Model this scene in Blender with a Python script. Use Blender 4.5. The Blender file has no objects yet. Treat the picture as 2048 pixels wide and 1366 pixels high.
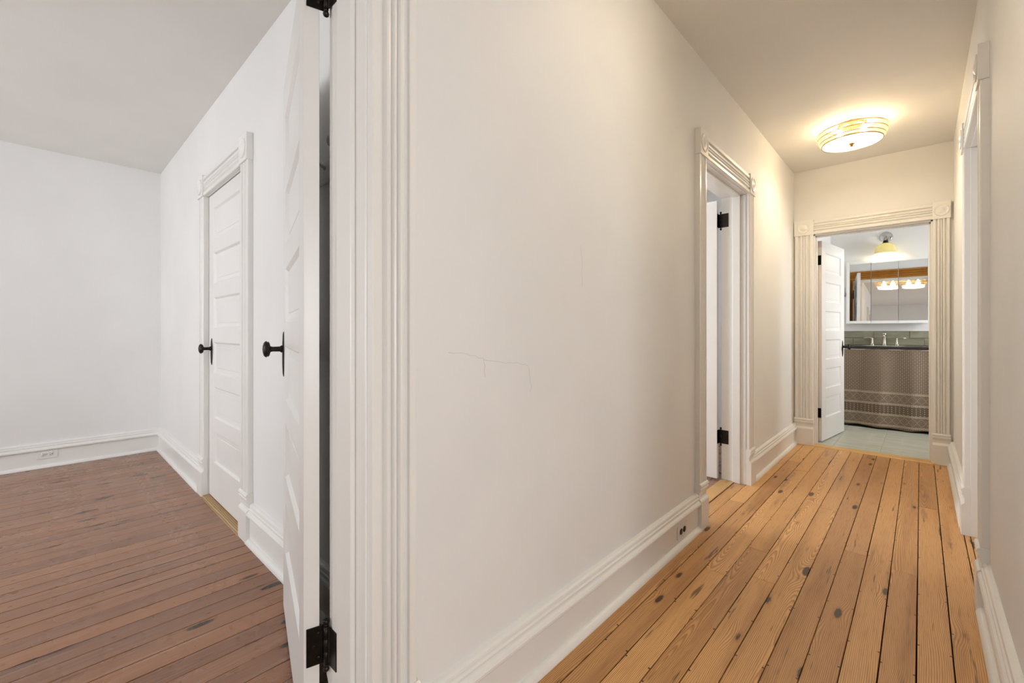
import bpy, bmesh, math, random
from mathutils import Vector, Matrix
random.seed(7)
scene = bpy.context.scene
COL = scene.collection
PI = math.pi

# ------------------------------------------------------------------ camera
FPX, CY_H = 875.7, 662.0
YAW = math.atan(817.5 / FPX)
cam_d = bpy.data.cameras.new('camera')
cam = bpy.data.objects.new('camera', cam_d); COL.objects.link(cam)
cam.location = (0, 0, 1.10)
cam.rotation_euler = (PI / 2, 0, YAW)
cam_d.sensor_width = 36.0
cam_d.lens = 36.0 * FPX / 2048
cam_d.shift_y = (CY_H - 683.0) / 2048
cam_d.clip_start = 0.02
scene.camera = cam

# ------------------------------------------------------------------ world, daylight, exposure
w = bpy.data.worlds.new('world'); scene.world = w; w.use_nodes = True
w.node_tree.nodes['Background'].inputs[0].default_value = (0.86, 0.93, 1.0, 1)
w.node_tree.nodes['Background'].inputs[1].default_value = 1.6
scene.view_settings.view_transform = 'Standard'
scene.view_settings.look = 'None'
scene.view_settings.exposure = 1.5
scene.view_settings.gamma = 1.0
scene.view_settings.use_curve_mapping = False

def area(name, loc, rot, sx, sy, watts, col=(1, 1, 1)):
    l = bpy.data.lights.new(name, 'AREA'); l.shape = 'RECTANGLE'; l.size = sx; l.size_y = sy
    l.energy = watts; l.color = col
    o = bpy.data.objects.new(name, l); COL.objects.link(o); o.location = loc; o.rotation_euler = rot
    return o
# daylight arriving through the windows of the house (each stands outside its pane; some tilted up to brighten the ceilings)
UP = math.radians(14)
DAY = (.97, .985, 1.0)
area('window_daylight', (-4.1, -3.40, 1.40), (PI / 2 + UP, 0, 0), 1.1, 1.7, 16, DAY)
area('window_daylight', (-2.3, -3.40, 1.40), (PI / 2 + UP, 0, 0), 1.1, 1.7, 11, DAY)
area('window_daylight', (2.90, -.35, 1.25), (PI / 2 - math.radians(13), 0, PI / 2), 1.3, 1.5, 20.5, DAY)  # lamp behind the assumed landing window, added to light the left hall wall
area('window_daylight', (1.40, 6.05, 1.5), (PI / 2 - math.radians(22), 0, PI / 2 + math.radians(14)), .7, 1.2, 19, DAY)  # lamp behind an assumed bathroom window, added for neutral fill
area('window_daylight', (-3.90, 2.1, 1.45), (PI / 2 + UP, 0, -PI / 2), 1.0, 1.6, 36, DAY)

# ------------------------------------------------------------------ materials
def lin(c):
    return tuple(((v / 255) / 12.92 if v / 255 <= .04045 else ((v / 255 + .055) / 1.055) ** 2.4) for v in c) + (1,)

class NT:
    def __init__(s, name):
        s.m = bpy.data.materials.new(name); s.m.use_nodes = True
        s.t = s.m.node_tree; s.b = s.t.nodes['Principled BSDF']
    def n(s, typ, **kw):
        nd = s.t.nodes.new(typ)
        for k, v in kw.items(): setattr(nd, k, v)
        return nd
    def l(s, a, b): s.t.links.new(a, b)
    def put(s, sock, v):
        if hasattr(v, 'bl_idname') or isinstance(v, bpy.types.NodeSocket): s.l(v, sock)
        else: sock.default_value = v
    def math(s, op, a, b=None, c=None, clamp=False):
        nd = s.n('ShaderNodeMath', operation=op); nd.use_clamp = clamp
        s.put(nd.inputs[0], a)
        if b is not None: s.put(nd.inputs[1], b)
        if c is not None: s.put(nd.inputs[2], c)
        return nd.outputs[0]
    def mix(s, f, a, b):
        nd = s.n('ShaderNodeMix', data_type='RGBA')
        s.put(nd.inputs[0], f); s.put(nd.inputs[6], a); s.put(nd.inputs[7], b)
        return nd.outputs[2]
    def xyz(s, x, y, z):
        nd = s.n('ShaderNodeCombineXYZ')
        for i, v in enumerate((x, y, z)): s.put(nd.inputs[i], v)
        return nd.outputs[0]
    def noise(s, vec, scale=1.0, detail=2.0, rough=.5):
        nd = s.n('ShaderNodeTexNoise'); s.put(nd.inputs['Vector'], vec)
        nd.inputs['Scale'].default_value = scale; nd.inputs['Detail'].default_value = detail
        nd.inputs['Roughness'].default_value = rough
        return nd.outputs[0]
    def step(s, v, lo, hi):
        nd = s.n('ShaderNodeMapRange', interpolation_type='SMOOTHSTEP')
        s.put(nd.inputs[0], v); nd.inputs[1].default_value = lo; nd.inputs[2].default_value = hi
        return nd.outputs[0]
    def bump(s, h, strength, dist):
        nd = s.n('ShaderNodeBump'); s.put(nd.inputs['Height'], h)
        nd.inputs['Strength'].default_value = strength; nd.inputs['Distance'].default_value = dist
        s.l(nd.outputs[0], s.b.inputs['Normal'])
    def set(s, **kw):
        for k, v in kw.items(): s.put(s.b.inputs[k.replace('_', ' ')], v)
        return s.m

def paint(name, col, rough, bscale=9.0, bstr=.12, bdist=.004, fine=140.0):
    k = NT(name); tc = k.n('ShaderNodeTexCoord')
    a = k.noise(tc.outputs['Object'], bscale, 3.0); f = k.noise(tc.outputs['Object'], fine, 2.0)
    h = k.math('ADD', a, k.math('MULTIPLY', f, .12))
    v = k.noise(tc.outputs['Object'], 1.7, 3.0)
    c2 = tuple(x * .965 for x in col[:3]) + (1,)
    k.set(Base_Color=k.mix(k.step(v, .35, .65), col, c2), Roughness=rough)
    k.bump(h, bstr, bdist)
    return k.m

def simple(name, col, rough=.5, metal=0.0, nscale=60, namt=.12, bump=.1, spec=.5):
    k = NT(name); tc = k.n('ShaderNodeTexCoord')
    n = k.noise(tc.outputs['Object'], nscale, 3.0)
    c2 = tuple(x * (1 - namt * 2) for x in col[:3]) + (1,)
    k.set(Base_Color=k.mix(n, col, c2), Roughness=rough, Metallic=metal)
    k.b.inputs['Specular IOR Level'].default_value = spec
    if bump: k.bump(n, bump, .001)
    return k.m

def wood(name, light, dark, knotc, tone_lo, tone_hi, ring=.0052, ringmix=.5, rough=.34, axis='Y',
         knots=1.0, stain=.0, stainc=(0, 0, 0, 1), scuff=0.0, nails=True, coat=0.0):
    k = NT(name); tc = k.n('ShaderNodeTexCoord'); sp = k.n('ShaderNodeSeparateXYZ')
    k.l(tc.outputs['Object'], sp.inputs[0])
    if axis == 'Y': x, y = sp.outputs[0], sp.outputs[1]
    elif axis == 'X': x, y = sp.outputs[1], sp.outputs[0]
    else: x, y = k.math('ADD', sp.outputs[0], sp.outputs[1]), sp.outputs[2]
    rnd = k.n('ShaderNodeObjectInfo').outputs['Random']
    off = k.math('MULTIPLY', rnd, 91.0)
    r2 = k.math('FRACT', k.math('MULTIPLY', rnd, 17.31))
    r3 = k.math('FRACT', k.math('MULTIPLY', rnd, 53.77))
    # knots bend the grain around them
    vo = k.n('ShaderNodeTexVoronoi'); vo.inputs['Scale'].default_value = 1.0
    k.l(k.xyz(k.math('ADD', k.math('MULTIPLY', x, 9.0), off), k.math('ADD', k.math('MULTIPLY', y, 2.6), off), off), vo.inputs['Vector'])
    kd = vo.outputs['Distance']
    sz = k.math('MULTIPLY_ADD', k.math('FRACT', k.math('MULTIPLY', rnd, 7.7)), .04, .07 if nails else .10)
    bend = k.math('MULTIPLY', k.step(kd, .42, .05), .016 if nails else .006)
    # growth rings: slice through a slightly crooked trunk
    n1 = k.noise(k.xyz(k.math('MULTIPLY', x, 4.0), k.math('MULTIPLY', y, .75), off), 1.0, 1.0)
    n2 = k.noise(k.xyz(k.math('MULTIPLY', x, 18.0), k.math('MULTIPLY', y, 2.6), off), 1.0, 2.0)
    dd = k.math('MULTIPLY', k.math('SUBTRACT', n1, .5), .20)
    xs = k.math('ADD', x, k.math('MULTIPLY', k.math('SUBTRACT', r2, .5), .34))
    rr = k.math('SQRT', k.math('ADD', k.math('MULTIPLY', xs, xs), k.math('MULTIPLY', dd, dd)))
    rr = k.math('ADD', k.math('ADD', rr, bend), k.math('MULTIPLY', n2, .009))
    sn = k.math('FRACT', k.math('DIVIDE', rr, ring))
    rg = k.math('MULTIPLY', k.step(sn, .15, .85), k.step(sn, 1.0, .88))
    fib = k.noise(k.xyz(k.math('MULTIPLY', x, 420.0), k.math('MULTIPLY', y, 9.0), off), 1.0, 2.0)
    col = k.mix(k.math('MULTIPLY', rg, ringmix), light, dark)
    col = k.mix(k.math('MULTIPLY', k.step(fib, .46, .72), .36), col, dark)
    broad = k.noise(k.xyz(k.math('MULTIPLY', x, 14.0), k.math('MULTIPLY', y, 1.1), off), 1.0, 3.0)
    col = k.mix(k.math('MULTIPLY', k.step(broad, .45, .75), .40), col, dark)
    if stain:
        st = k.noise(k.xyz(k.math('MULTIPLY', x, 20.0), k.math('MULTIPLY', y, 1.6), off), 1.0, 4.0, .6)
        col = k.mix(k.math('MULTIPLY', k.step(st, .60, .72), stain), col, stainc)
        sk = k.noise(k.xyz(k.math('MULTIPLY', x, 34.0), k.math('MULTIPLY', y, 2.3), k.math('ADD', off, 5.3)), 1.0, 3.0, .6)
        col = k.mix(k.math('MULTIPLY', k.step(sk, .645, .72), .75), col, knotc)
    if scuff:
        sc = k.noise(k.xyz(k.math('MULTIPLY', x, 85.0), k.math('MULTIPLY', y, 1.7), off), 1.0, 4.0, .65)
        col = k.mix(k.math('MULTIPLY', k.step(sc, .53, .68), scuff), col, lin((176, 160, 148)))
    if knots:
        kw = k.noise(tc.outputs['Object'], 90.0, 2.0)
        kk = k.math('ADD', kd, k.math('MULTIPLY', k.math('SUBTRACT', kw, .5), .05))
        rad = k.math('SUBTRACT', kk, sz)
        col = k.mix(k.math('MULTIPLY', k.step(rad, .09, .0), (.45 if nails else .15) * knots), col, dark)
        col = k.mix(k.math('MULTIPLY', k.step(rad, .035, .0), .9 * knots), col, knotc)
    if nails:
        ny = k.math('MULTIPLY', k.math('ABSOLUTE', k.math('SUBTRACT', k.math('FRACT', k.math('ADD', k.math('DIVIDE', y, .405), r3)), .5)), .405)
        nx = k.math('SUBTRACT', k.math('ABSOLUTE', x), .0405)
        nd = k.math('SQRT', k.math('ADD', k.math('MULTIPLY', nx, nx), k.math('MULTIPLY', ny, ny)))
        col = k.mix(k.step(nd, .0042, .0026), col, lin((38, 26, 18)))
    tone = k.n('ShaderNodeMix', data_type='RGBA')
    k.put(tone.inputs[0], r3); tone.inputs[6].default_value = tone_lo; tone.inputs[7].default_value = tone_hi
    mul = k.n('ShaderNodeMix', data_type='RGBA', blend_type='MULTIPLY'); mul.inputs[0].default_value = 1.0
    k.l(col, mul.inputs[6]); k.l(tone.outputs[2], mul.inputs[7])
    rn = k.noise(tc.outputs['Object'], 7.0, 3.0)
    k.set(Base_Color=mul.outputs[2], Roughness=k.math('MULTIPLY_ADD', rn, .10, rough - .02))
    k.b.inputs['Coat Weight'].default_value = coat; k.b.inputs['Coat Roughness'].default_value = .25
    k.bump(k.math('ADD', k.math('MULTIPLY', rg, -.6), k.math('MULTIPLY', fib, .5)), .09, .0012)
    return k.m

M = {}
M['wall'] = paint('wall_plaster', lin((239, 238, 236)), .62, bstr=.08)
M['ceil'] = paint('ceiling_paint', lin((240, 238, 234)), .7, bscale=5, bstr=.06)
M['trim'] = paint('trim_gloss_paint', lin((242, 240, 236)), .30, bscale=10, bstr=.03, bdist=.002, fine=40)
M['door'] = paint('door_gloss_paint', lin((240, 238, 235)), .33, bscale=9, bstr=.03, bdist=.002, fine=40)
M['iron'] = simple('dark_bronze', lin((52, 46, 42)), .38, .75, 120, .2, .25)
M['hinge'] = simple('aged_black_iron', lin((58, 50, 44)), .36, .7, 45, .42, .4)
M['screw'] = simple('screw_iron', lin((36, 32, 30)), .45, .6)
M['nickel'] = simple('brushed_nickel', lin((205, 198, 184)), .25, 1.0, 90, .06, .05)
M['chrome'] = simple('polished_chrome', lin((200, 200, 200)), .12, 1.0, 90, .03, 0)
M['plastic'] = simple('white_plastic', lin((236, 234, 230)), .35, 0, 30, .02, .02)
M['black'] = simple('black_plastic', lin((24, 22, 20)), .4, 0, 30, .1, .02)
M['gold'] = simple('antique_gold_wire', lin((168, 128, 70)), .35, .9, 80, .1, .05)
M['slab'] = simple('dark_stone_counter', lin((62, 58, 56)), .25, 0, 90, .2, .05)
M['porcelain'] = simple('white_porcelain', lin((240, 239, 236)), .12, 0, 20, .02, 0)
M['under'] = simple('dark_subfloor', lin((34, 24, 17)), .9, 0, 30, .2, .1)
M['grout'] = simple('pale_grout', lin((196, 192, 178)), .85, 0, 200, .06, .2)
M['white_met'] = simple('white_enamel', lin((240, 240, 238)), .28, 0, 20, .01, 0)
M['hall_plank'] = wood('hall_pine_plank', lin((230, 181, 121)), lin((150, 97, 50)), lin((58, 38, 22)),
                       (.80, .73, .66, 1), (1.10, 1.09, 1.04, 1), ringmix=.6, rough=.36, knots=1.0, stain=.38, stainc=lin((92, 56, 28)))
M['room_plank'] = wood('room_stained_plank', lin((166, 120, 88)), lin((108, 72, 52)), lin((44, 36, 32)),
                       (.85, .82, .84, 1), (1.10, 1.04, .98, 1), ring=.006, ringmix=.5, rough=.25, knots=.95, stain=.5,
                       stainc=lin((80, 56, 45)), scuff=.34, nails=False)
M['saddle'] = wood('bare_pine_saddle', lin((214, 172, 108)), lin((176, 124, 66)), lin((90, 60, 34)), (.95, .95, .95, 1), (1, 1, 1, 1),
                   ringmix=.4, knots=.3, nails=False, axis='Y')
M['bath_sill'] = wood('bath_threshold_wood', lin((222, 178, 112)), lin((196, 146, 82)), lin((120, 80, 40)), (1, 1, 1, 1), (1, 1, 1, 1),
                      ringmix=.3, knots=.1, nails=False, axis='X')
M['closet_sill'] = wood('worn_threshold_wood', lin((196, 164, 120)), lin((128, 96, 60)), lin((70, 50, 34)), (1, 1, 1, 1), (1, 1, 1, 1),
                        ring=.010, ringmix=.8, knots=.2, nails=False, axis='X', rough=.6)
M['oak'] = wood('golden_stained_casing', lin((184, 122, 40)), lin((128, 76, 18)), lin((70, 40, 12)), (1, 1, 1, 1), (1, 1, 1, 1),
                ringmix=.4, knots=.1, nails=False, axis='Z', rough=.3)

def tile_mat(name, a, b, c, rough):
    k = NT(name); tc = k.n('ShaderNodeTexCoord'); sp = k.n('ShaderNodeSeparateXYZ'); k.l(tc.outputs['Object'], sp.inputs[0])
    off = k.math('MULTIPLY', k.n('ShaderNodeObjectInfo').outputs['Random'], 60.0)
    v = k.xyz(k.math('MULTIPLY', sp.outputs[0], 2.5), k.math('MULTIPLY', sp.outputs[1], 22.0), k.math('ADD', k.math('MULTIPLY', sp.outputs[2], 14.0), off))
    n = k.noise(v, 1.0, 5.0, .65)
    m2 = k.noise(k.xyz(k.math('MULTIPLY', sp.outputs[0], 9.0), off, k.math('MULTIPLY', sp.outputs[2], 9.0)), 1.0, 3.0)
    col = k.mix(k.step(n, .36, .66), a, b)
    col = k.mix(k.math('MULTIPLY', k.step(m2, .5, .7), .6), col, c)
    k.set(Base_Color=col, Roughness=rough); k.bump(n, .12, .002)
    return k.m
M['floor_tile'] = tile_mat('grey_green_porcelain_tile', lin((196, 198, 184)), lin((176, 176, 162)), lin((204, 202, 186)), .32)
M['slate'] = tile_mat('green_slate_tile', lin((152, 150, 128)), lin((124, 122, 102)), lin((164, 160, 132)), .4)

k = NT('mirror_glass'); k.set(Base_Color=(.86, .87, .86, 1), Metallic=1.0, Roughness=.015); M['mirror'] = k.m

def glassy(name, col, trans, rough=.05):
    k = NT(name); t = k.t; out = t.nodes['Material Output']
    tr = k.n('ShaderNodeBsdfTransparent'); tr.inputs[0].default_value = (1, 1, 1, 1)
    k.set(Base_Color=col, Roughness=rough)
    mx = k.n('ShaderNodeMixShader'); mx.inputs[0].default_value = trans
    k.l(k.b.outputs[0], mx.inputs[1]); k.l(tr.outputs[0], mx.inputs[2]); k.l(mx.outputs[0], out.inputs[0])
    return k.m
M['pane'] = glassy('window_pane_glass', (.8, .85, .85, 1), .92)
def lampglass(name, col, trl, tr_amt, emis=None, estr=0):
    k = NT(name); out = k.t.nodes['Material Output']
    k.set(Base_Color=col, Roughness=.15)
    if emis: k.b.inputs['Emission Color'].default_value = emis; k.b.inputs['Emission Strength'].default_value = estr
    tl = k.n('ShaderNodeBsdfTranslucent'); tl.inputs[0].default_value = col
    mx = k.n('ShaderNodeMixShader'); mx.inputs[0].default_value = trl
    k.l(k.b.outputs[0], mx.inputs[1]); k.l(tl.outputs[0], mx.inputs[2])
    tr = k.n('ShaderNodeBsdfTransparent'); m2 = k.n('ShaderNodeMixShader'); m2.inputs[0].default_value = tr_amt
    k.l(mx.outputs[0], m2.inputs[1]); k.l(tr.outputs[0], m2.inputs[2]); k.l(m2.outputs[0], out.inputs[0])
    return k.m
M['bead'] = lampglass('crystal_bead_rods', (.62, .52, .36, 1), .35, .62)
M['diffuser'] = lampglass('lit_glass_diffuser', (.96, .94, .88, 1), .6, .15, (1.0, .95, .82, 1), .5)
M['bulb'] = lampglass('lit_bulb', (1, 1, 1, 1), .2, .0, (1.0, .86, .62, 1), 14.0)
M['cream_glass'] = lampglass('cream_glass_shade', lin((222, 216, 164)), .18, .0)

def curtain_mat():
    k = NT('block_print_cotton'); tc = k.n('ShaderNodeTexCoord'); sp = k.n('ShaderNodeSeparateXYZ'); k.l(tc.outputs['UV'], sp.inputs[0])
    x, z = sp.outputs[0], sp.outputs[1]
    base, dark, pale = lin((172, 154, 136)), lin((82, 69, 58)), lin((198, 182, 162))
    def cell(v, p, o=0.0): return k.math('MULTIPLY', k.math('SUBTRACT', k.math('FRACT', k.math('ADD', k.math('DIVIDE', v, p), o)), .5), p)
    def rad(a, b): return k.math('SQRT', k.math('ADD', k.math('MULTIPLY', a, a), k.math('MULTIPLY', b, b)))
    def band(lo, hi): return k.math('MULTIPLY', k.math('GREATER_THAN', z, lo), k.math('LESS_THAN', z, hi))
    # field of small flowers on a half-drop lattice
    P = .034
    d = k.math('MINIMUM', rad(cell(x, P), cell(z, P * 1.1)), rad(cell(x, P, .5), cell(z, P * 1.1, .5)))
    ringm = k.math('MULTIPLY', k.step(d, .0062, .0080), k.step(d, .0125, .0105))
    dot = k.step(d, .0032, .0022)
    f = k.math('MAXIMUM', k.math('MULTIPLY', ringm, .85), dot)
    wv = rad(cell(x, P * .5), cell(z, P * .55)); f = k.math('MAXIMUM', f, k.math('MULTIPLY', k.step(wv, .0045, .003), .7))
    col = k.mix(f, base, dark)
    def lay(mask, c, g): return k.mix(mask, g, c)
    # narrow rows of rosettes
    rows = [(.395, .425), (.275, .305), (.155, .185), (.035, .065)]
    for lo, hi in rows:
        dz = k.math('SUBTRACT', z, (lo + hi) / 2); dr = rad(cell(x, .030), dz)
        m = k.step(dr, .0115, .0095); ed = k.step(k.math('ABSOLUTE', dz), .0125, .0138)
        c = k.mix(m, base, pale); c = k.mix(k.step(dr, .0045, .003), c, dark); c = k.mix(ed, c, dark)
        col = lay(band(lo, hi), c, col)
    # diamond borders
    for lo, hi in ((.305, .395), (.065, .155)):
        dz = k.math('ABSOLUTE', k.math('SUBTRACT', z, (lo + hi) / 2)); dx = k.math('ABSOLUTE', cell(x, .068))
        dm = k.math('ADD', dz, k.math('MULTIPLY', dx, 1.15))
        st = k.math('GREATER_THAN', k.math('FRACT', k.math('DIVIDE', dm, .0145)), .48)
        c = k.mix(st, dark, base); c = k.mix(k.math('MULTIPLY', k.step(dm, .0390, .0405), k.step(dm, .0450, .0435)), c, pale)
        col = lay(band(lo, hi), c, col)
    # fine dotted band
    dd = rad(cell(x, .011), cell(z, .011)); c = k.mix(k.step(dd, .0038, .0026), dark, base)
    c = k.mix(k.step(rad(cell(x, .033), cell(z, .022)), .0052, .004), c, pale)
    col = lay(band(.185, .275), c, col)
    wz = k.noise(tc.outputs['Object'], 260.0, 2.0)
    k.set(Base_Color=k.mix(k.math('MULTIPLY', wz, .25), col, lin((110, 98, 86))), Roughness=.9); k.bump(wz, .25, .001)
    k.b.inputs['Specular IOR Level'].default_value = .1
    return k.m
M['curtain'] = curtain_mat()

# ------------------------------------------------------------------ mesh helpers
class MB:
    def __init__(s): s.v = []; s.f = []; s.sm = []; s.uv = None
    def box(s, x0, x1, y0, y1, z0, z1):
        b = len(s.v)
        s.v += [(x, y, z) for x in (x0, x1) for y in (y0, y1) for z in (z0, z1)]
        s.f += [tuple(b + i for i in q) for q in ((0, 1, 3, 2), (4, 6, 7, 5), (0, 4, 5, 1), (2, 3, 7, 6), (0, 2, 6, 4), (1, 5, 7, 3))]
        s.sm += [False] * 6; return s
    def prism(s, pts, fn, t0, t1, smooth=False, m0=0.0, m1=0.0):
        # m0 / m1: mitre slope, the end shifts by m * first profile coordinate
        b = len(s.v); n = len(pts)
        for t, m in ((t0, m0), (t1, m1)): s.v += [tuple(fn(p, q, t + m * p)) for p, q in pts]
        for i in range(n):
            j = (i + 1) % n; s.f.append((b + i, b + j, b + n + j, b + n + i)); s.sm.append(smooth)
        s.f.append(tuple(b + i for i in range(n))); s.f.append(tuple(b + n + i for i in reversed(range(n)))); s.sm += [False, False]
        return s
    def lathe(s, prof, fn, n=24, smooth=True):
        b = len(s.v); m = len(prof)
        for r, h in prof:
            for i in range(n):
                a = 2 * PI * i / n; s.v.append(tuple(fn(r * math.cos(a), r * math.sin(a), h)))
        for j in range(m - 1):
            for i in range(n):
                k2 = (i + 1) % n
                s.f.append((b + j * n + i, b + j * n + k2, b + (j + 1) * n + k2, b + (j + 1) * n + i)); s.sm.append(smooth)
        s.f.append(tuple(b + i for i in reversed(range(n)))); s.f.append(tuple(b + (m - 1) * n + i for i in range(n))); s.sm += [False, False]
        return s
    def tube(s, path, r, n=8):
        b = len(s.v); P = [Vector(p) for p in path]; R = r if isinstance(r, (list, tuple)) else [r] * len(P)
        for i, p in enumerate(P):
            t = (P[min(i + 1, len(P) - 1)] - P[max(i - 1, 0)]).normalized()
            u = t.cross(Vector((0, 0, 1)) if abs(t.z) < .9 else Vector((1, 0, 0))).normalized(); q = t.cross(u)
            for k2 in range(n):
                a = 2 * PI * k2 / n; s.v.append(tuple(p + (u * math.cos(a) + q * math.sin(a)) * R[i]))
        for i in range(len(P) - 1):
            for k2 in range(n):
                j = (k2 + 1) % n
                s.f.append((b + i * n + k2, b + i * n + j, b + (i + 1) * n + j, b + (i + 1) * n + k2)); s.sm.append(True)
        s.f.append(tuple(b + i for i in reversed(range(n)))); s.f.append(tuple(b + (len(P) - 1) * n + i for i in range(n))); s.sm += [False, False]
        return s
    def mesh(s, name):
        me = bpy.data.meshes.new(name); me.from_pydata(s.v, [], s.f)
        me.polygons.foreach_set('use_smooth', s.sm)
        bm = bmesh.new(); bm.from_mesh(me); bmesh.ops.recalc_face_normals(bm, faces=bm.faces); bm.to_mesh(me); bm.free()
        return me
    def build(s, name, mat, parent=None, bevel=0.0, loc=None, rot=None, seg=2):
        me = s.mesh(name); me.materials.append(M[mat] if isinstance(mat, str) else mat)
        o = bpy.data.objects.new(name, me); COL.objects.link(o)
        if parent: o.parent = parent
        if loc: o.location = loc
        if rot: o.rotation_euler = rot
        if bevel:
            md = o.modifiers.new('bevel', 'BEVEL'); md.width = bevel; md.segments = seg; md.limit_method = 'ANGLE'
            md.angle_limit = math.radians(50)
        return o

def tag(o, label, cat, kind=None, group=None):
    o['label'] = label; o['category'] = cat
    if kind: o['kind'] = kind
    if group: o['group'] = group
    return o
def empty(name, loc=(0, 0, 0), rz=0.0):
    o = bpy.data.objects.new(name, None); COL.objects.link(o); o.location = loc; o.rotation_euler = (0, 0, rz)
    o.empty_display_size = .05; return o

# ------------------------------------------------------------------ dimensions
XL, XLB = -.915, -1.08          # hall side / room side of the left hall wall
XR, XRB = .195, .34             # hall right wall
YB, YBB = 5.06, 5.20            # wall with the bathroom door
YC = .75                        # closet wall of the left room
XW = -5.18                      # far wall of the left room
HH, HL, HB = 2.652, 2.565, 2.60 # ceilings
YL = 1.20                       # the hall opens to an added landing on the right before this
Y0, YS = -2.40, -3.0            # hall end, left room window wall
A0, A1, AH = -.285, .495, 2.10  # doorway hall -> left room (y)
L0, L1, LH = 2.580, 3.430, 2.10 # doorway in left hall wall
R0, R1, RH = 2.605, 3.385, 2.10 # doorway in right hall wall
B0, B1, BH = -.742, .062, 2.02  # bathroom doorway (x)
C0, C1, CH = -3.475, -2.68, 2.015 # closet doorway (x)

# ------------------------------------------------------------------ walls
JT = .02                        # jamb lining thickness: the wall openings are wider by it
def wall(name, label, boxes, mat='wall'):
    m = MB()
    for b in boxes: m.box(*b)
    return tag(m.build(name, mat), label, 'wall', 'structure')
wall('wall_left', 'long white plaster wall of the hallway between two doorways',
     [(XLB, XL, Y0, A0 - JT, 0, 2.8), (XLB, XL, A0 - JT, A1 + JT, AH, 2.8), (XLB, XL, A1 + JT, L0 - JT, 0, 2.8), (XLB, XL, L0 - JT, L1 + JT, LH, 2.8), (XLB, XL, L1 + JT, YB, 0, 2.8)])
wall('wall_right', 'white plaster wall on the right edge of the hallway',
     [(XR, XRB, YL, R0 - JT, 0, 2.8), (XR, XRB, R0 - JT, R1 + JT, RH, 2.8), (XR, XRB, R1 + JT, YB, 0, 2.8)])
wall('wall_end', 'cream lit wall above the bathroom doorway',
     [(-1.20, B0 - JT, YB, YBB, 0, 2.8), (B0 - JT, B1 + JT, YB, YBB, BH + .015, 2.8), (B1 + JT, 1.2, YB, YBB, 0, 2.8)])
wall('wall_closet', 'white wall with the closed closet door in the left room',
     [(XW - .12, C0 - JT, YC, YC + .12, 0, 2.8), (C0 - JT, C1 + JT, YC, YC + .12, CH, 2.8), (C1 + JT, XLB, YC, YC + .12, 0, 2.8)])
wall('wall_far', 'blank pale grey far wall of the left room', [(XW - .12, XW, YS - .12, YC, 0, 2.8)])
win = [(-4.6, -3.6), (-2.8, -1.8)]
wall('wall_window', 'window wall of the left room behind the camera side',
     [(XW, win[0][0], YS - .12, YS, 0, 2.8), (win[0][1], win[1][0], YS - .12, YS, 0, 2.8), (win[1][1], XLB, YS - .12, YS, 0, 2.8)] +
     [(a, b, YS - .12, YS, 0, .7) for a, b in win] + [(a, b, YS - .12, YS, 2.2, 2.8) for a, b in win])
wall('wall_back', 'end wall of the hallway and added landing behind the camera', [(XLB, 2.52, Y0 - .12, Y0, 0, 2.8)])
wall('wall_added_landing', 'window wall and side wall of the added landing beside the camera',
     [(2.4, 2.52, Y0, -1.0, 0, 2.8), (2.4, 2.52, .3, YL, 0, 2.8), (2.4, 2.52, -1.0, .3, 0, .6), (2.4, 2.52, -1.0, 0.3, 1.92, 2.8), (XRB, 2.52, YL, YL + .12, 0, 2.8)])
wall('wall_bath_back', 'grey white bathroom wall behind the mirror cabinet', [(-.97, 1.12, 6.95, 7.07, 0, 2.75)])
wall('wall_bath_left', 'bathroom side wall behind the open bathroom door', [(-.97, -.85, YBB, 6.95, 0, 2.75)])
wall('wall_bath_right', 'bathroom side wall with an added window',
     [(1.0, 1.12, YBB, 5.8, 0, 2.75), (1.0, 1.12, 6.4, 6.95, 0, 2.75), (1.0, 1.12, 5.8, 6.4, 0, .95), (1.0, 1.12, 5.8, 6.4, 2.05, 2.75)])
wall('wall_side_room', 'walls of the room behind the open white hall door',
     [(-3.6, -3.48, YC + .12, 1.6, 0, 2.8), (-3.6, -3.48, 2.6, YB, 0, 2.8), (-3.6, -3.48, 1.6, 2.6, 0, .7), (-3.6, -3.48, 1.6, 2.6, 2.2, 2.8), (-3.6, -1.2, YB, YB + .12, 0, 2.8)])
wall('wall_side_closet', 'back wall behind the right hand hall door', [(1.0, 1.12, 2.2, 3.8, 0, 2.8), (XRB, 1.0, 2.1, 2.2, 0, 2.8), (XRB, 1.0, 3.8, 3.9, 0, 2.8)])
# hairline cracks in the long plaster wall
M['crack'] = simple('crack_paint', lin((208, 203, 195)), .9, 0, 40, .05, 0)  # slightly darker paint colour for the crack lines
WL_ = bpy.data.objects['wall_left']
for pts in ([(.735, 1.045), (.80, 1.038), (.86, 1.020), (.865, .990), (.868, .962)], [(.86, 1.020), (.95, 1.004), (1.02, .998), (1.055, .990), (1.062, .955), (1.07, .925), (1.068, .90)],
            [(1.35, 1.42), (1.362, 1.36), (1.357, 1.31), (1.366, 1.25)]):
    pp = []
    for (y0, z0), (y1, z1) in zip(pts[:-1], pts[1:]):
        for i in range(4): pp.append((XL, y0 + (y1 - y0) * i / 4 + random.uniform(-.003, .003), z0 + (z1 - z0) * i / 4 + random.uniform(-.003, .003)))
    MB().tube(pp, .0004, 5).build('plaster_crack', 'crack', WL_)
def slab(name, label, cat, box, mat):
    return tag(MB().box(*box).build(name, mat), label, cat, 'structure')
slab('ceiling', 'white hallway ceiling lit warm by the drum light', 'ceiling', (XLB + .02, XRB - .02, Y0, YB, HH, HH + .1), 'ceil')
slab('ceiling', 'white ceiling of the added landing beside the camera', 'ceiling', (XRB - .02, 2.4, Y0, YL, HH, HH + .1), 'ceil')
slab('ceiling', 'white ceiling of the left room', 'ceiling', (XW, XLB, YS, YC, HL, HL + .1), 'ceil')
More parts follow.
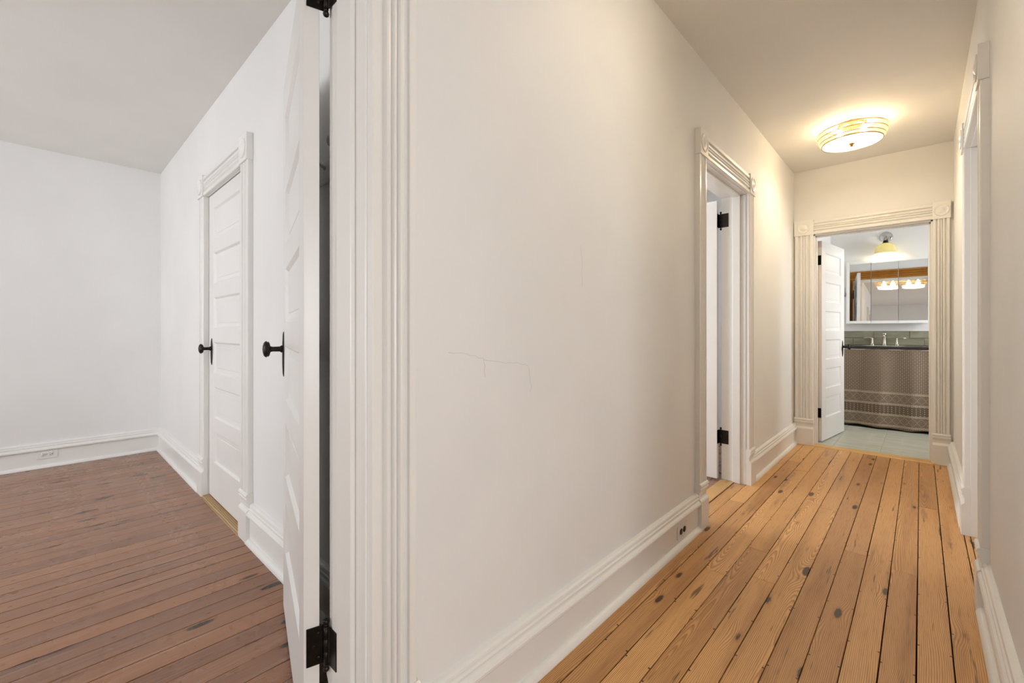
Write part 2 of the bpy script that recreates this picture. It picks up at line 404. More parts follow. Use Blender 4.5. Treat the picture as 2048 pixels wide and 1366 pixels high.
slab('ceiling', 'bathroom ceiling above the mirror cabinet', 'ceiling', (-.85, 1.0, YBB, 6.95, HB, HB + .1), 'ceil')
slab('ceiling', 'ceiling of the room behind the open white hall door', 'ceiling', (-3.48, XLB, YC + .12, YB, HH, HH + .1), 'ceil')
slab('ceiling', 'ceiling behind the right hand hall door', 'ceiling', (XRB, 1.0, 2.2, 3.8, HH, HH + .1), 'ceil')

# ------------------------------------------------------------------ floors: every plank and tile is a part
def plank_floor(label, region, seams, mat, zt=0.0, joints=True, gap=.0028, extra=(), span=(1.8, 4.6)):
    x0, x1, y0, y1 = region
    fl = tag(MB().box(x0, x1, y0, y1, -.06, -.022).build('floor', 'under'), label, 'floor', 'structure')
    def put(a, b, c, d):
        cx, cy = (a + b) / 2, (c + d) / 2
        g = gap * random.uniform(.6, 1.5); dz = random.uniform(-.0008, .0006)
        m = MB().box(a - cx + g / 2, b - cx - g / 2, c - cy + .0006, d - cy - .0006, -.022, zt + dz)
        m.build('plank', mat, fl, bevel=.0012, loc=(cx, cy, 0), seg=1)
    for i in range(len(seams) - 1):
        a, b = seams[i], seams[i + 1]
        cuts = [y0]
        if joints:
            y = y0 + random.uniform(.5, span[1])
            while y < y1 - .5: cuts.append(y); y += random.uniform(*span)
        cuts.append(y1)
        for c, d in zip(cuts[:-1], cuts[1:]): put(a, b, c, d)
    for e in extra: put(*e)
    return fl
hs = [XL + .0] + [-.825 + .0905 * i for i in range(12)] + [XR]
plank_floor('golden knotty pine plank floor of the hallway', (XL, XR, Y0, YB - .03), hs, 'hall_plank',
            extra=[(-.99, XL, L0 - JT, L1 + JT), (XR, .285, R0 - JT, R1 + JT), (.285, .375, R0 - JT, R1 + JT), (-1.0, XL, A0 - JT, A1 + JT)])
plank_floor('golden pine plank floor of the added landing beside the camera', (XR, 2.4, Y0, YL), [XR + .0918 * i for i in range(25)], 'hall_plank')
rs = [XW] + [XW + .06 + .0893 * i for i in range(46)]
rs = [r for r in rs if r < -1.12] + [-1.08, -1.0]
plank_floor('reddish brown stained plank floor of the left room', (XW, -1.0, YS, YC), [r for r in rs if r <= -1.08], 'room_plank', span=(4.0, 9.0),
            extra=[(-1.08, -1.0, A0 - JT, A1 + JT)])
cs = [-3.48 + .09 * i for i in range(27)]
plank_floor('dark plank floor behind the open white hall door', (-3.48, XL, YC + .12, YB), [c for c in cs if c < -1.1] + [XLB], 'room_plank', joints=False, extra=[(XLB, -.99, L0 - JT, L1 + JT)])
plank_floor('plank floor behind the right hand hall door', (.375, 1.0, 2.2, 3.8), [.375 + .0893 * i for i in range(8)], 'hall_plank', joints=False)
# bathroom tiles
tag(MB().box(-6, 3, -3.6, 7.4, -.16, -.062).build('floor', 'under'), 'dark subfloor under the whole house, unseen', 'floor', 'structure')
bf = tag(MB().box(-.85, 1.0, YBB - .09, 6.95, -.06, -.004).build('floor', 'grout'), 'grey green tiled floor of the bathroom', 'floor', 'structure')
tx = [-.85, -.612, -.270, .072, .414, .756, 1.0]; ty = [YBB - .085, 5.44, 6.10, 6.76, 6.95]
for i in range(6):
    for j in range(4):
        a, b, c, d = tx[i], tx[i + 1], ty[j], ty[j + 1]; g = .003
        MB().box(-(b - a) / 2 + g, (b - a) / 2 - g, -(d - c) / 2 + g, (d - c) / 2 - g, -.02, 0.0).build(
            'floor_tile', 'floor_tile', bf, bevel=.0012, loc=((a + b) / 2, (c + d) / 2, random.uniform(-.0004, .0004)), seg=1)

# ------------------------------------------------------------------ trim profiles
def casing_profile(W, T=.024):
    half = [(0, .82), (.015, .95), (.03, 1.0), (.165, 1.0), (.18, .93), (.187, .62), (.215, .46), (.25, .50), (.275, .74), (.31, .95),
            (.35, .98), (.39, .93), (.415, .74), (.425, .55), (.44, .55), (.452, .76), (.475, .93), (.5, .97)]
    pts = [(a * W, d * T) for a, d in half] + [((1 - a) * W, d * T) for a, d in reversed(half[:-1])]
    return [(0, 0)] + pts + [(W, 0)]
PLINTH = [(0, 0), (.036, 0), (.036, .158), (.033, .164), (.026, .170), (.022, .178), (.023, .196), (.028, .212), (.034, .220), (.034, .226),
          (.030, .230), (.034, .234), (.037, .242), (.034, .250), (.026, .255), (0, .256)]
BOARD = [(0, 0), (.018, 0), (.018, .140), (0, .140)]
CAP = [(0, .138), (.030, .138), (.034, .144), (.034, .152), (.030, .159), (.023, .164), (.021, .168), (.024, .171), (.024, .177), (.019, .181), (.018, .185),
       (.020, .188), (.018, .195), (.011, .200), (0, .202)]
QR = [(.018, 0)] + [(.018 + .021 * math.cos(a), .024 * math.sin(a)) for a in [PI / 2 * i / 6 for i in range(7)]]

FR = {  # frames: (along wall u, out of wall n, height z) -> world
    'left': lambda u, n, z: (XL + n, u, z), 'right': lambda u, n, z: (XR - n, u, z), 'end': lambda u, n, z: (u, YB - n, z),
    'closet': lambda u, n, z: (u, YC - n, z), 'far': lambda u, n, z: (XW + n, u, z), 'leftroom': lambda u, n, z: (XLB - n, u, z),
    'bathin': lambda u, n, z: (u, YBB + n, z), 'back': lambda u, n, z: (u, Y0 + n, z), 'win': lambda u, n, z: (u, YS + n, z),
    'cin': lambda u, n, z: (XLB - n, u, z)}

def baseboard(name, label, runs, cat='baseboard'):
    root = None
    for fr, a, b in runs:
        f = FR[fr]
        bd = MB().prism(BOARD, lambda p, q, t: f(t, p, q), a, b).build(name if root is None else 'board', 'trim', root, bevel=.001)
        if root is None: root = bd
        MB().prism(CAP, lambda p, q, t: f(t, p, q), a, b).build('cap_molding', 'trim', root)
        MB().prism(QR, lambda p, q, t: f(t, p, q), a, b, smooth=False).build('quarter_round', 'trim', root)
    return tag(root, label, cat, 'structure')

def rosette(parent, f, uc, zc, n0, R=.050):
    prof = [(R, 0), (R * .99, .003), (R * .93, .0055), (R * .86, .005), (R * .78, .0018), (R * .66, .0006), (R * .52, .0012), (R * .40, .0045), (R * .24, .008), (R * .10, .0095), (.0005, .0098)]
    MB().lathe(prof, lambda a, b, h: f(uc + a, n0 + h, zc + b), 28).build('rosette', 'trim', parent)

def door_trim(name, label, fr, a, b, head, W=.115, WL=None, WR=None, reveal=.006, back=None, stop_n=None, blocks=True, plinth=True, mat='trim', jamb=True, jt=.02, stops=True):
    """casing round an opening a..b; the jamb lining runs back to depth `back` (negative n)"""
    f = FR[fr]; root = empty(name, f((a + b) / 2, 0, 0)); base = Vector(root.location)
    g = lambda u, n, z: tuple(Vector(f(u, n, z)) - base)
    WL = WL or W; WR = WR or W; T = .026
    zb = .256 if plinth else 0.0; hz = head + reveal
    for u0, ww, dr in ((a - reveal, WL, -1), (b + reveal, WR, 1)):
        MB().prism(casing_profile(ww, T), lambda p, q, t: g(u0 + dr * p, q, t), zb, hz).build('side_casing', mat, root)
        if plinth:
            MB().prism(PLINTH, lambda p, q, t: g(t, p, q), u0 - dr * .003, u0 + dr * (ww + .006)).build('plinth_block', mat, root, bevel=.001)
        if blocks:
            u1 = u0 - dr * .004; u2 = u0 + dr * (ww + .005)
            lo, hi = min(u1, u2), max(u1, u2)
            m = MB(); m.prism([(lo, hz - .004), (hi, hz - .004), (hi, hz + .138), (lo, hz + .138)], lambda p, q, t: g(p, t, q), 0, .033)
            cb = m.build('corner_block', mat, root, bevel=.0015)
            rosette(cb, lambda u, n, z: g(u, n, z), (lo + hi) / 2, hz + .067, .033, min(.052, (hi - lo) / 2 - .006))
    if blocks: h0, h1 = a - reveal, b + reveal
    else: h0, h1 = a - reveal - WL, b + reveal + WR
    MB().prism(casing_profile(.126, T), lambda p, q, t: g(t, q, hz + p), h0 + .003, h1 - .003).build('head_casing', mat, root)
    if jamb:
        bk = back
        for u, dr in ((a, 1), (b, -1)):
            lo, hi = sorted((u, u + dr * -jt)); 
            MB().prism([(lo, 0), (hi, 0), (hi, head), (lo, head)], lambda p, q, t: g(p, t, q), bk, .0).build('jamb', mat, root, bevel=.0015)
            if stops:
                lo, hi = sorted((u, u + dr * .012))
                MB().prism([(lo, 0), (hi, 0), (hi, head), (lo, head)], lambda p, q, t: g(p, t, q), stop_n[0], stop_n[1]).build('door_stop', mat, root, bevel=.002)
        MB().prism([(a, head - jt * 0), (b, head), (b, head + jt), (a, head + jt)], lambda p, q, t: g(p, t, q), bk, .0).build('head_jamb', mat, root, bevel=.0015)
        if stops:
            MB().prism([(a, head - .012), (b, head - .012), (b, head), (a, head)], lambda p, q, t: g(p, t, q), stop_n[0], stop_n[1]).build('door_stop', mat, root, bevel=.002)
    return tag(root, label, 'door trim', 'structure')

door_trim('trim_1', 'fluted white casing of the near doorway, filling the middle of the view', 'left', A0, A1, AH - .02, W=.117, reveal=.005,
          back=XLB - XL, stop_n=(-.115, -.045))
door_trim('trim_2', 'white casing with bullseye blocks around the open hall door', 'left', L0, L1 - .0, LH - .02, W=.105, WR=.115, reveal=.004, back=XLB - XL, stop_n=(-.085, -.035))
door_trim('trim_3', 'white casing of the doorway on the right edge, bullseye blocks seen edge-on', 'right', R0, R1, RH - .02, W=.105, reveal=.004, back=-(XRB - XR), stop_n=(-.075, -.030))
door_trim('trim_4', 'white casing with bullseye blocks around the bathroom doorway', 'end', B0, B1, BH - .005, WL=.150, WR=.100, reveal=.012, back=YB - YBB, stop_n=(-.07, -.035))
door_trim('trim_5', 'white casing with bullseye blocks around the closed closet door', 'closet', C0, C1, CH - .02, W=.125, reveal=.002, back=-.12, stop_n=(-.12, -.075))
door_trim('trim_6', 'golden stained wood casing on the bathroom side, seen in the mirror', 'bathin', B0, B1, BH - .005, WL=.105, WR=.125, reveal=.012, blocks=False, plinth=False, mat='oak', jamb=False)
door_trim('trim_7', 'white casing of the near doorway on its room side', 'leftroom', A0, A1, AH - .02, W=.115, reveal=.004, jamb=False)

baseboard('baseboard_left', 'tall white baseboard under the long hallway wall', [('left', .625, L0 - .112), ('left', L1 + .122, YB - .0), ('left', Y0, A0 - .13)])
baseboard('baseboard_right', 'white baseboard on the right side of the hallway', [('right', YL, R0 - .114), ('right', R1 + .113, YB)])
baseboard('baseboard_closet', 'tall white baseboard along the closet wall', [('closet', XW, C0 - .122), ('closet', C1 + .122, XLB)])
baseboard('baseboard_far', 'white baseboard with an outlet on the far left wall', [('far', YS, YC)])
baseboard('baseboard_back', 'white baseboard at the end of the hallway behind the camera', [('back', XL, 2.4)])
baseboard('baseboard_window', 'white baseboard under the room windows', [('win', XW, XLB)])

# thresholds
tag(MB().prism([(YB - .048, 0), (YB - .040, .008), (YB + .055, .010), (YB + .066, 0)], lambda p, q, t: (t, p, q), B0 - .02, B1 + .02).build('trim_8', 'bath_sill', loc=(0, 0, 0)),
    'pale wooden threshold strip under the bathroom doorway', 'threshold', 'structure')
tag(MB().prism([(-.062, 0), (-.050, .012), (.04, .014), (.052, 0)], lambda p, q, t: (t, p, q), -.41, .41).build('trim_9', 'closet_sill', loc=((C0 + C1) / 2, YC + .022, 0), bevel=.002),
    'worn bare wood threshold under the closed closet door', 'threshold', 'structure')
tag(MB().box(-.045, .045, -.42, .42, 0, .006).build('trim_10', 'saddle', loc=(-1.035, (L0 + L1) / 2, 0), bevel=.003),
    'pale bare wood strip in the floor of the open hall doorway', 'threshold', 'structure')

# ------------------------------------------------------------------ doors
PZ = [(1.885 - .290 * i - .205, 1.885 - .290 * i) for i in range(6)]
def panel_mesh(wd, ht, T):
    m = MB()
    for s in (-1, 1):
        rings = [(0, T / 2), (.003, T / 2 - .0005), (.011, T / 2 - .009), (.0125, T / 2 - .011), (.035, T / 2 - .012), (.037, T / 2 - .0098), (.039, T / 2 - .0096)]
        b = len(m.v)
        for ins, y in rings:
            m.v += [(ins, s * y, ins), (wd - ins, s * y, ins), (wd - ins, s * y, ht - ins), (ins, s * y, ht - ins)]
        for r in range(len(rings) - 1):
            for i in range(4):
                j = (i + 1) % 4; m.f.append((b + r * 4 + i, b + r * 4 + j, b + r * 4 + 4 + j, b + r * 4 + 4 + i)); m.sm.append(False)
        q = b + (len(rings) - 1) * 4; m.f.append((q, q + 1, q + 2, q + 3)); m.sm.append(False)
    n = len(m.v) // 2
    for i in range(4): m.f.append((i, (i + 1) % 4, n + (i + 1) % 4, n + i)); m.sm.append(False)
    return m

def make_door(name, label, L, H, T, loc, ang, hinges=(), barrel=(-.010, -.012), knob=(True, True), knob_z=.95, stile=.112, jamb_leaf=None, lh=.10, z0=.012, knob_x=None, shift=0.0):
    d = empty(name, (loc[0], loc[1], 0), ang); tag(d, label, 'door', 'structure')
    for a, b in ((0, stile), (L - stile, L)): MB().box(a, b, 0, T, z0, H).build('stile', 'door', d, bevel=.0015)
    pz = [(a + shift, b + shift) for a, b in PZ]
    zs = [H] + [v for p in pz for v in (p[1], p[0])] + [z0]
    for i in range(0, len(zs), 2): MB().box(stile, L - stile, 0, T, zs[i + 1], zs[i]).build('rail', 'door', d)
    for a, b in pz: panel_mesh(L - 2 * stile, b - a, T).build('panel', 'door', d, loc=(stile, T / 2, a))
    kx = knob_x or (L - .062)
    for on, s, y in ((knob[0], -1, 0.0), (knob[1], 1, T)):
        if not on: continue
        f = lambda a, b, h: (kx + a, y + s * h, knob_z + b)
        # tapered oval escutcheon
        m = MB(); nn = 28
        prof = [(1.0, 0), (1.0, .002), (.86, .0045), (.5, .006), (.01, .0065)]
        esc = MB().lathe(prof, lambda a, b, h: (kx + a * .019, y + s * h, knob_z - .020 + math.copysign(abs(b) ** 1.0, b) * .088), 28).build('escutcheon', 'iron', d)
        kn = MB().lathe([(.014, .004), (.014, .010), (.010, .014), (.0095, .040), (.012, .046), (.010, .048)], f, 20)
        kn.lathe([(.010, .046), (.020, .049), (.0245, .054), (.0225, .057), (.0265, .060), (.0245, .064), (.0225, .0665), (.020, .069), (.010, .0725), (.001, .0735)],
                 lambda a, b, h: (kx + a, y + s * h, knob_z + b * 1.22), 24)
        kn.build('door_knob', 'iron', d)
    bx, by = barrel
    for hz in hinges:
        hg = MB()
        hg.lathe([(.0062, -lh / 2), (.0062, -lh / 6 - .0006), (.0052, -lh / 6), (.0062, -lh / 6 + .0006), (.0062, lh / 6 - .0006), (.0052, lh / 6), (.0062, lh / 6 + .0006), (.0062, lh / 2)],
                 lambda a, b, h: (a, b, h), 14)
        h = hg.build('hinge', 'hinge', d, loc=(bx, by, hz))
        for s in (-1, 1):
            MB().lathe([(.0035, 0), (.0058, .0015), (.0058, .003), (.0040, .0045), (.0066, .0075), (.0078, .0115), (.0066, .0160), (.0030, .0188), (.0004, .0194)],
                       lambda a, b, q: (a, b, s * (lh / 2 + q)), 14).build('finial', 'hinge', h)
        # leaf screwed to the door edge
        e1 = T - .006 if by < 0 else .006
        y0_, y1_ = sorted((by, e1))
        lf = MB().box(-.0022, -.0002, y0_ - by, y1_ - by, -lh / 2, lh / 2)
        lf.box(min(0, bx) * .0 - .0022, .0 - .0002, y0_ - by, y1_ - by, -lh / 2 + .001, lh / 2 - .001)
        ll = lf.build('leaf', 'hinge', h, loc=(-bx, 0, 0))
        br = MB().box(0, -bx, -.0012, .0012, -lh / 2, lh / 2).build('leaf', 'hinge', h)
        yc = (y0_ + y1_) / 2 - by
        for q, (sy, sz) in enumerate(((-.006, lh * .32), (.005, 0), (-.006, -lh * .32))):
            MB().lathe([(.0045, 0), (.0045, .0008), (.003, .0016), (.0004, .0018)], lambda a, b, hh: (-bx - .0022 - hh, yc + sy + a, sz + b), 12).build('screw', 'screw', h)
        if jamb_leaf:
            (wx0, wy0), (wx1, wy1) = jamb_leaf
            R = Matrix.Rotation(-ang, 2)
            p0 = R @ (Vector((wx0, wy0)) - Vector(loc[:2])) - Vector((bx, by)); p1 = R @ (Vector((wx1, wy1)) - Vector(loc[:2])) - Vector((bx, by))
            for pa, pb in ((Vector((0, 0)), p0), (p0, p1)):
                dv = pb - pa; ln = dv.length
                if ln < 1e-4: continue
                j = MB().box(0, ln, -.0011, .0011, -lh / 2, lh / 2).build('leaf', 'hinge', h, loc=(pa.x, pa.y, 0), rot=(0, 0, math.atan2(dv.y, dv.x)))
    return d

make_door('door_1', 'white six panel door standing open into the left room, near the camera', .76, 2.05, .0366, (-1.115, .4787), math.radians(164),
          hinges=(.305, 1.962), barrel=(-.011, -.014), jamb_leaf=((-1.088, .4938), (-1.055, .4938)), knob_z=1.030, knob_x=.722, lh=.096, shift=.03)
make_door('door_2', 'closed white six panel closet door in the left room', C1 - C0 - .026, CH - .025, .036, (C1 - .013, YC + .042), PI,
          hinges=(.298, 1.868), barrel=(-.002, .042), knob=(False, True), knob_z=.985, lh=.105, z0=.018, stile=.108, shift=.015)
make_door('door_3', 'white hall door swung open on black hinges into the side room', .82, 2.06, .036, (-1.098, 3.425), PI,
          hinges=(.318, 1.915), barrel=(-.014, -.006), jamb_leaf=((-1.070, 3.4285), (-1.030, 3.4285)), knob=(True, True), lh=.10, shift=.03)
make_door('door_4', 'white six panel bathroom door standing open into the bathroom', .73, 1.99, .036, (-.712, 5.238), math.radians(82.0),
          hinges=(.29, 1.80), barrel=(-.008, .040), jamb_leaf=((-.742, 5.17), (-.742, 5.14)), knob_z=.93, lh=.095, shift=0.0)
make_door('door_5', 'closed white door set back in the doorway on the right edge', R1 - R0 - .006, RH - .026, .036, (XR + .115, R0 + .003), PI / 2,
          hinges=(), knob=(False, False), shift=.02)

# ------------------------------------------------------------------ windows (outside the frame, they light the place; landing and bathroom ones are added)
def window(name, label, f, a, b, z0, z1, depth=.10):
    r = empty(name, f((a + b) / 2, 0, z0)); base = Vector(r.location); g = lambda u, n, z: tuple(Vector(f(u, n, z)) - base)
    def bar(nm, u0, u1, n0, n1, za, zb, mat='trim'):
        MB().prism([(u0, za), (u1, za), (u1, zb), (u0, zb)], lambda p, q, t: g(p, t, q), n0, n1).build(nm, mat, r)
    for u0, u1 in ((a - .1, a), (b, b + .1)): bar('side_casing', u0, u1, 0, .022, z0 - .1, z1 + .1)
    bar('head_casing', a, b, 0, .022, z1, z1 + .1); bar('sill', a - .12, b + .12, 0, .05, z0 - .03, z0); bar('apron', a, b, 0, .02, z0 - .1, z0 - .03)
    zm = (z0 + z1) / 2
    for za, zb, n in ((z0, zm + .02, -.05), (zm - .02, z1, -.08)):
        bar('sash_stile', a, a + .045, n - .015, n + .015, za, zb); bar('sash_stile', b - .045, b, n - .015, n + .015, za, zb)
        bar('sash_rail', a + .045, b - .045, n - .015, n + .015, za, za + .045); bar('sash_rail', a + .045, b - .045, n - .015, n + .015, zb - .045, zb)
        bar('pane', a + .045, b - .045, n - .002, n + .002, za + .045, zb - .045, 'pane')
    tag(r, label, 'window', 'structure')
window('window_1', 'sash window of the left room farther from the hallway', FR['win'], win[0][0], win[0][1], .7, 2.2)
window('window_2', 'sash window of the left room nearer the hallway', FR['win'], win[1][0], win[1][1], .7, 2.2)
window('added_window_3', 'tall sash window added on the assumed landing beside the camera', lambda u, n, z: (2.4 - n, u, z), -1.0, .3, .6, 1.92)
window('added_window_4', 'small sash window added in the bathroom side wall, unseen', lambda u, n, z: (1.0 - n, u, z), 5.8, 6.4, .95, 2.05)

window('window_5', 'sash window of the room behind the open white hall door', lambda u, n, z: (-3.48 + n, u, z), 1.6, 2.6, .7, 2.2)

# ------------------------------------------------------------------ outlets
def outlet(label, f, uc, zc, n0, wide, high, recept, horizontal=True, slots=True):
    r = empty('wall_outlet', f(uc, n0, zc)); base = Vector(r.location); g = lambda u, n, z: tuple(Vector(f(uc + u, n0 + n, zc + z)) - base)
    MB().prism([(-wide / 2, -high / 2), (wide / 2, -high / 2), (wide / 2, high / 2), (-wide / 2, high / 2)], lambda p, q, t: g(p, t, q), 0, .005).build('cover_plate', 'plastic', r, bevel=.002)
    for s in (-1, 1):
        rc = MB().lathe([(.0165, 0), (.0165, .0022), (.015, .003), (.0004, .003)], lambda a, b, h: g(s * .0195 * wide / .115 + max(-.0135, min(.0135, a)) * wide / .115, .005 + h, b * high / .07 * .98), 24).build('receptacle', recept, r)
        if slots:
            u0 = s * .0195
            m = MB()
            for dz in (-.006, .006): m.prism([(u0 - .0065, dz - .0012), (u0 + .0010, dz - .0012), (u0 + .0010, dz + .0012), (u0 - .0065, dz + .0012)], lambda p, q, t: g(p, t, q), .0078, .0086)
            m.lathe([(.0026, .0078), (.0026, .0086), (.0004, .0086)], lambda a, b, h: g(u0 + .0075 + a, h, b), 10)
            m.build('slot', 'black', rc)
    MB().lathe([(.0028, 0), (.0028, .0008), (.0004, .0012)], lambda a, b, h: g(a, .005 + h, b), 10).build('screw', 'nickel', r)
    return tag(r, label, 'outlet', group='outlets in the baseboards')
outlet('white double outlet set sideways in the far left baseboard', FR['far'], .023, .107, .018, .118, .072, 'plastic')
outlet('white outlet plate with two black sockets in the hallway baseboard', FR['left'], 2.238, .079, .018, .122, .066, 'black', slots=False)

# ------------------------------------------------------------------ peg rail on the closet wall, seen past the open door
pr = empty('peg_rail', (-1.62, YC, 1.715))
MB().box(-.30, .42, -.022, 0, -.045, .03).build('rail_board', 'trim', pr, bevel=.004)
for i in range(4):
    px = -.22 + .19 * i
    MB().lathe([(.011, 0), (.009, .012), (.0085, .05), (.013, .056), (.017, .064), (.0165, .074), (.010, .080), (.0005, .082)],
               lambda a, b, h: (px + a, -.022 - h * .94, b + h * .34 + .004), 16).build('peg', 'trim', pr)
tag(pr, 'white wooden peg rail glimpsed between the open door and the door casing', 'peg rail')

# ------------------------------------------------------------------ hall ceiling lights
def drum_light(label, loc, watts):
    r = empty('ceiling_light', loc); r.scale = (1.02, 1.02, 1.14)
    MB().lathe([(.085, 0), (.085, -.012), (.060, -.020), (.0005, -.020)], lambda a, b, h: (a, b, h), 28).build('ceiling_canopy', 'gold', r)
    tiers = [(.155, -.012, .205, -.050), (.212, -.052, .204, -.078), (.202, -.080, .192, -.104), (.190, -.106, .180, -.124)]
    for R0_, z0_, R1_, z1_ in tiers:
        for R, z in ((R0_, z0_), (R1_, z1_)):
            pass
        m = MB(); n = 110
        for i in range(n):
            a = 2 * PI * i / n; cs, sn = math.cos(a), math.sin(a)
            m.tube([(R0_ * cs, R0_ * sn, z0_), (R1_ * cs, R1_ * sn, z1_)], .0042, 5)
        o = m.build('bead_tier', 'bead', r); o['kind'] = 'stuff'
    for R, z, q in ((.155, -.011, .0022), (.208, -.051, .0032), (.203, -.079, .0026), (.191, -.105, .0026), (.180, -.125, .0034)):
        m = MB(); m.tube([(R * math.cos(2 * PI * i / 64), R * math.sin(2 * PI * i / 64), z) for i in range(65)], q, 6); m.build('wire_ring', 'gold', r)
    df = MB().lathe([(.178, -.1225), (.178, -.1265), (.15, -.129), (.08, -.1315), (.0005, -.132)], lambda a, b, h: (a, b, h), 48).build('diffuser', 'diffuser', r)
    MB().lathe([(.018, -.131), (.019, -.134), (.012, -.138), (.008, -.144), (.0095, -.149), (.0005, -.153)], lambda a, b, h: (a, b, h), 16).build('finial', 'gold', df)
    for s in (-1, 1):
        b_ = MB().lathe([(.0005, .045), (.012, .042), (.014, .022), (.024, .004), (.028, -.010), (.022, -.026), (.0005, -.034)], lambda a, b, h: (s * .07 + a * .8, b * .8, -.055 + h * .8), 16).build('bulb', 'bulb', r)
        l = bpy.data.lights.new('bulb_light', 'POINT'); l.energy = watts * .36; l.color = (1.0, .78, .47); l.shadow_soft_size = .04
        lo = bpy.data.objects.new('bulb_light', l); COL.objects.link(lo); lo.parent = r; lo.location = (s * .07, 0, -.088)
    l = bpy.data.lights.new('diffuser_light', 'AREA'); l.shape = 'DISK'; l.size = .33; l.energy = watts * .48; l.color = (1.0, .84, .60)
    lo = bpy.data.objects.new('diffuser_light', l); COL.objects.link(lo); lo.parent = r; lo.location = (0, 0, -.156)
    return tag(r, label, 'ceiling light', group='crystal bead ceiling lights of the hallway')
drum_light('lit crystal bead drum ceiling light in front of the bathroom doorway', (-.378, 4.13, HH), 6.0)
drum_light('lit crystal bead ceiling light overhead, seen only in the bathroom mirror', (-.36, 1.60, HH), 1.5)

# ------------------------------------------------------------------ bathroom
# counter, skirt, backsplash
ct = empty('sink_counter', (.02, 6.66, 0))
MB().box(-.86, .96, -.275, .288, .905, .930).build('counter_slab', 'slab', ct, bevel=.003)
for x in (-.84, .94):
    for y in (-.24, .25): MB().box(x - .02, x + .02, y - .02, y + .02, 0, .905).build('leg', 'slab', ct)
MB().lathe([(.17, .0006), (.172, .0008), (.160, .0004), (.140, -.02), (.13, -.08), (.05, -.12), (.0005, -.122)], lambda a, b, h: (-.335 + a * 1.15, -.085 + b * .85, .930 + h), 36).build('basin', 'porcelain', ct)
tag(ct, 'dark stone sink counter over the patterned cloth skirt', 'counter')

def curtain():
    nx, nz = 150, 44; x0, x1 = -.845, .975; m = MB(); uv = []
    for j in range(nz + 1):
        t = j / nz
        for i in range(nx + 1):
            x = x0 + (x1 - x0) * i / nx
            zb = .022 + .006 * math.sin(x * 9) + .004 * math.sin(x * 23 + 1)
            z = .893 + (zb - .893) * t
            fold = (.006 + .010 * t) * math.sin(x * 19 + 1.2 * math.sin(x * 5)) + .004 * t * math.sin(x * 47 + 2 * t) + .010 * t * math.sin(x * 4 + .5)
            m.v.append((x, fold - .004, z)); uv.append((x + 2, z))
    for j in range(nz):
        for i in range(nx):
            a = j * (nx + 1) + i; m.f.append((a, a + 1, a + nx + 2, a + nx + 1)); m.sm.append(True)
    me = bpy.data.meshes.new('cloth'); me.from_pydata(m.v, [], m.f); me.polygons.foreach_set('use_smooth', m.sm)
    ul = me.uv_layers.new(name='uv')
    for lp in me.loops: ul.data[lp.index].uv = uv[lp.vertex_index]
    me.materials.append(M['curtain'])
    r = empty('sink_skirt', (0, 6.405, 0))
    o = bpy.data.objects.new('cloth', me); COL.objects.link(o); o.parent = r
    sd = o.modifiers.new('thick', 'SOLIDIFY'); sd.thickness = .0015
    MB().tube([(x0, 0, .893), (x1, 0, .893)], .005, 8).build('hanging_rod', 'white_met', r)
    return tag(r, 'taupe block printed cloth skirt hanging under the bathroom counter', 'curtain')
curtain()

bs = tag(MB().box(-.85, 1.0, 6.944, 6.95, .93, 1.1).build('wall_backsplash', 'grout'), 'two rows of green slate backsplash tiles above the sink', 'backsplash', 'structure')
for row, (z0_, z1_, st) in enumerate(((1.017, 1.1, -.745), (.932, 1.014, -.62))):
    x = st - .325
    while x < 1.0:
        a, b = max(x + .0015, -.849), min(x + .3235, .999)
        if b - a > .02: MB().box(-(b - a) / 2, (b - a) / 2, -.005, .004, -(z1_ - z0_) / 2, (z1_ - z0_) / 2).build('slate_tile', 'slate', bs, bevel=.001, loc=((a + b) / 2, 6.939, (z0_ + z1_) / 2), seg=1)
        x += .325

# faucet
fc = empty('faucet', (-.318, 6.865, .9302))
MB().lathe([(.026, 0), (.026, .006), (.019, .012), (.0155, .05), (.015, .105), (.019, .115), (.0205, .135), (.017, .148), (.006, .155), (.0005, .156)], lambda a, b, h: (a, b, h), 20).tube(
    [(0, -.01, .118), (0, -.05, .128), (0, -.085, .120), (0, -.108, .104)], [.012, .012, .011, .010], 10).build('spout', 'nickel', fc)
for s in (-1, 1):
    MB().lathe([(.025, 0), (.025, .006), (.017, .014), (.011, .035), (.009, .07), (.0105, .082), (.006, .088), (.0005, .089)], lambda a, b, h: (s * .112 + a, b, h), 18).tube(
        [(s * .106, 0, .080), (s * .14, -.004, .088), (s * .195, -.008, .086)], [.0075, .0065, .0045], 8).build('lever_handle', 'nickel', fc)
tag(fc, 'brushed nickel widespread faucet with two lever handles at the sink', 'faucet')

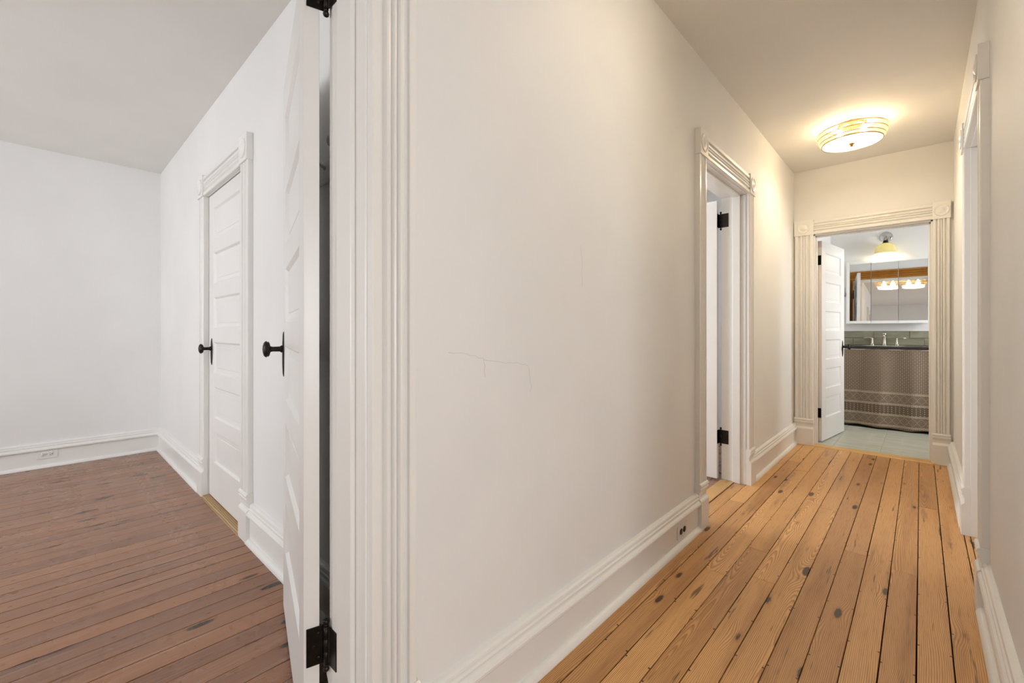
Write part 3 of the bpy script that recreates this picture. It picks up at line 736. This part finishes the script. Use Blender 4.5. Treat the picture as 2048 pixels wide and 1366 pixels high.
# mirror cabinet
mc = empty('mirror_cabinet', (-.30, 6.95, 1.19))
MB().box(-.36, .375, -.085, 0, .02, .745).build('cabinet_body', 'white_met', mc, bevel=.003)
TILT = math.radians(-2.6)
fy = -.125
fx0, fx1, fh = -.378, .392, .765; bw = .032
def cab(nm, x0, x1, z0_, z1_, y0=-.014, y1=.012, mat='white_met', yaw=0.0, par=None, bev=.002):
    cx = (x0 + x1) / 2
    o = MB().box(x0 - cx, x1 - cx, y0, y1, z0_, z1_).build(nm, mat, par or mc, bevel=bev, loc=(cx, fy, 0), rot=(TILT, 0, yaw)); return o
cab('side_frame', fx0, fx0 + bw, 0, fh); cab('side_frame', fx1 - bw, fx1, 0, fh)
edges = [fx0 + bw, -.140, .108, fx1 - bw]
yaws = [0.0, math.radians(.75), math.radians(-1.35)]
for i in range(3):
    a, b = edges[i] + .0016, edges[i + 1] - .0016
    dr = cab('mirror_door', a, b, .0, fh, y0=-.004, y1=.010, yaw=yaws[i])
    g_ = MB().box(-(b - a) / 2 + .001, (b - a) / 2 - .001, -.0065, -.0045, bw, fh - bw).build('mirror_pane', 'mirror', dr)
    for z0_, z1_ in ((0, bw), (fh - bw, fh)): MB().box(-(b - a) / 2, (b - a) / 2, -.014, -.004, z0_, z1_).build('door_rail', 'white_met', dr, bevel=.0015)
tag(mc, 'white three door mirror cabinet above the bathroom sink', 'mirror cabinet')

# sconce
sc = empty('wall_sconce', (-.305, 6.95, 2.235))
MB().lathe([(.062, 0), (.062, .010), (.054, .018), (.0005, .018)], lambda a, b, h: (a, -h, b), 32).build('backplate', 'chrome', sc)
MB().tube([(0, -.015, 0), (0, -.07, .0), (0, -.11, -.015), (0, -.125, -.045), (0, -.125, -.075)], [.008, .008, .008, .008, .008], 10).build('arm', 'nickel', sc)
MB().lathe([(.020, -.06), (.024, -.068), (.024, -.084), (.034, -.088), (.034, -.094), (.0005, -.094)], lambda a, b, h: (a, -.125 + b, h), 20).build('shade_fitter', 'iron', sc)
dome = [(.030, -.092), (.052, -.098), (.072, -.112), (.088, -.135), (.098, -.165), (.102, -.200), (.104, -.215)]
shd = MB().lathe(dome + [(r - .003, z) for r, z in reversed(dome)], lambda a, b, h: (a, -.125 + b, h), 36)
shd.build('glass_shade', 'cream_glass', sc)
MB().lathe([(.012, -.094), (.014, -.12), (.026, -.150), (.028, -.168), (.018, -.188), (.0005, -.194)], lambda a, b, h: (a, -.125 + b, h), 18).build('bulb', 'bulb', sc)
l = bpy.data.lights.new('bulb_light', 'POINT'); l.energy = .5; l.color = (1.0, .90, .70); l.shadow_soft_size = .03
lo = bpy.data.objects.new('bulb_light', l); COL.objects.link(lo); lo.parent = sc; lo.location = (0, -.125, -.205)
tag(sc, 'chrome wall sconce with a cream glass dome shade above the mirror', 'wall lamp')

# robe hook
rh = empty('robe_hook', (-.700, 6.95, 1.56))
MB().lathe([(.022, 0), (.022, .004), (.012, .010), (.0005, .010)], lambda a, b, h: (a, -h, b), 18).build('rose', 'chrome', rh)
MB().tube([(0, -.008, -.005), (0, -.035, -.012), (0, -.050, .012), (0, -.052, .05), (0, -.046, .085)], [.008, .009, .008, .006, .004], 10).build('upper_prong', 'chrome', rh)
MB().tube([(0, -.03, -.012), (0, -.045, -.03), (0, -.062, -.022)], [.007, .006, .004], 10).build('lower_prong', 'chrome', rh)
tag(rh, 'small chrome robe hook on the wall beside the mirror cabinet', 'hook')
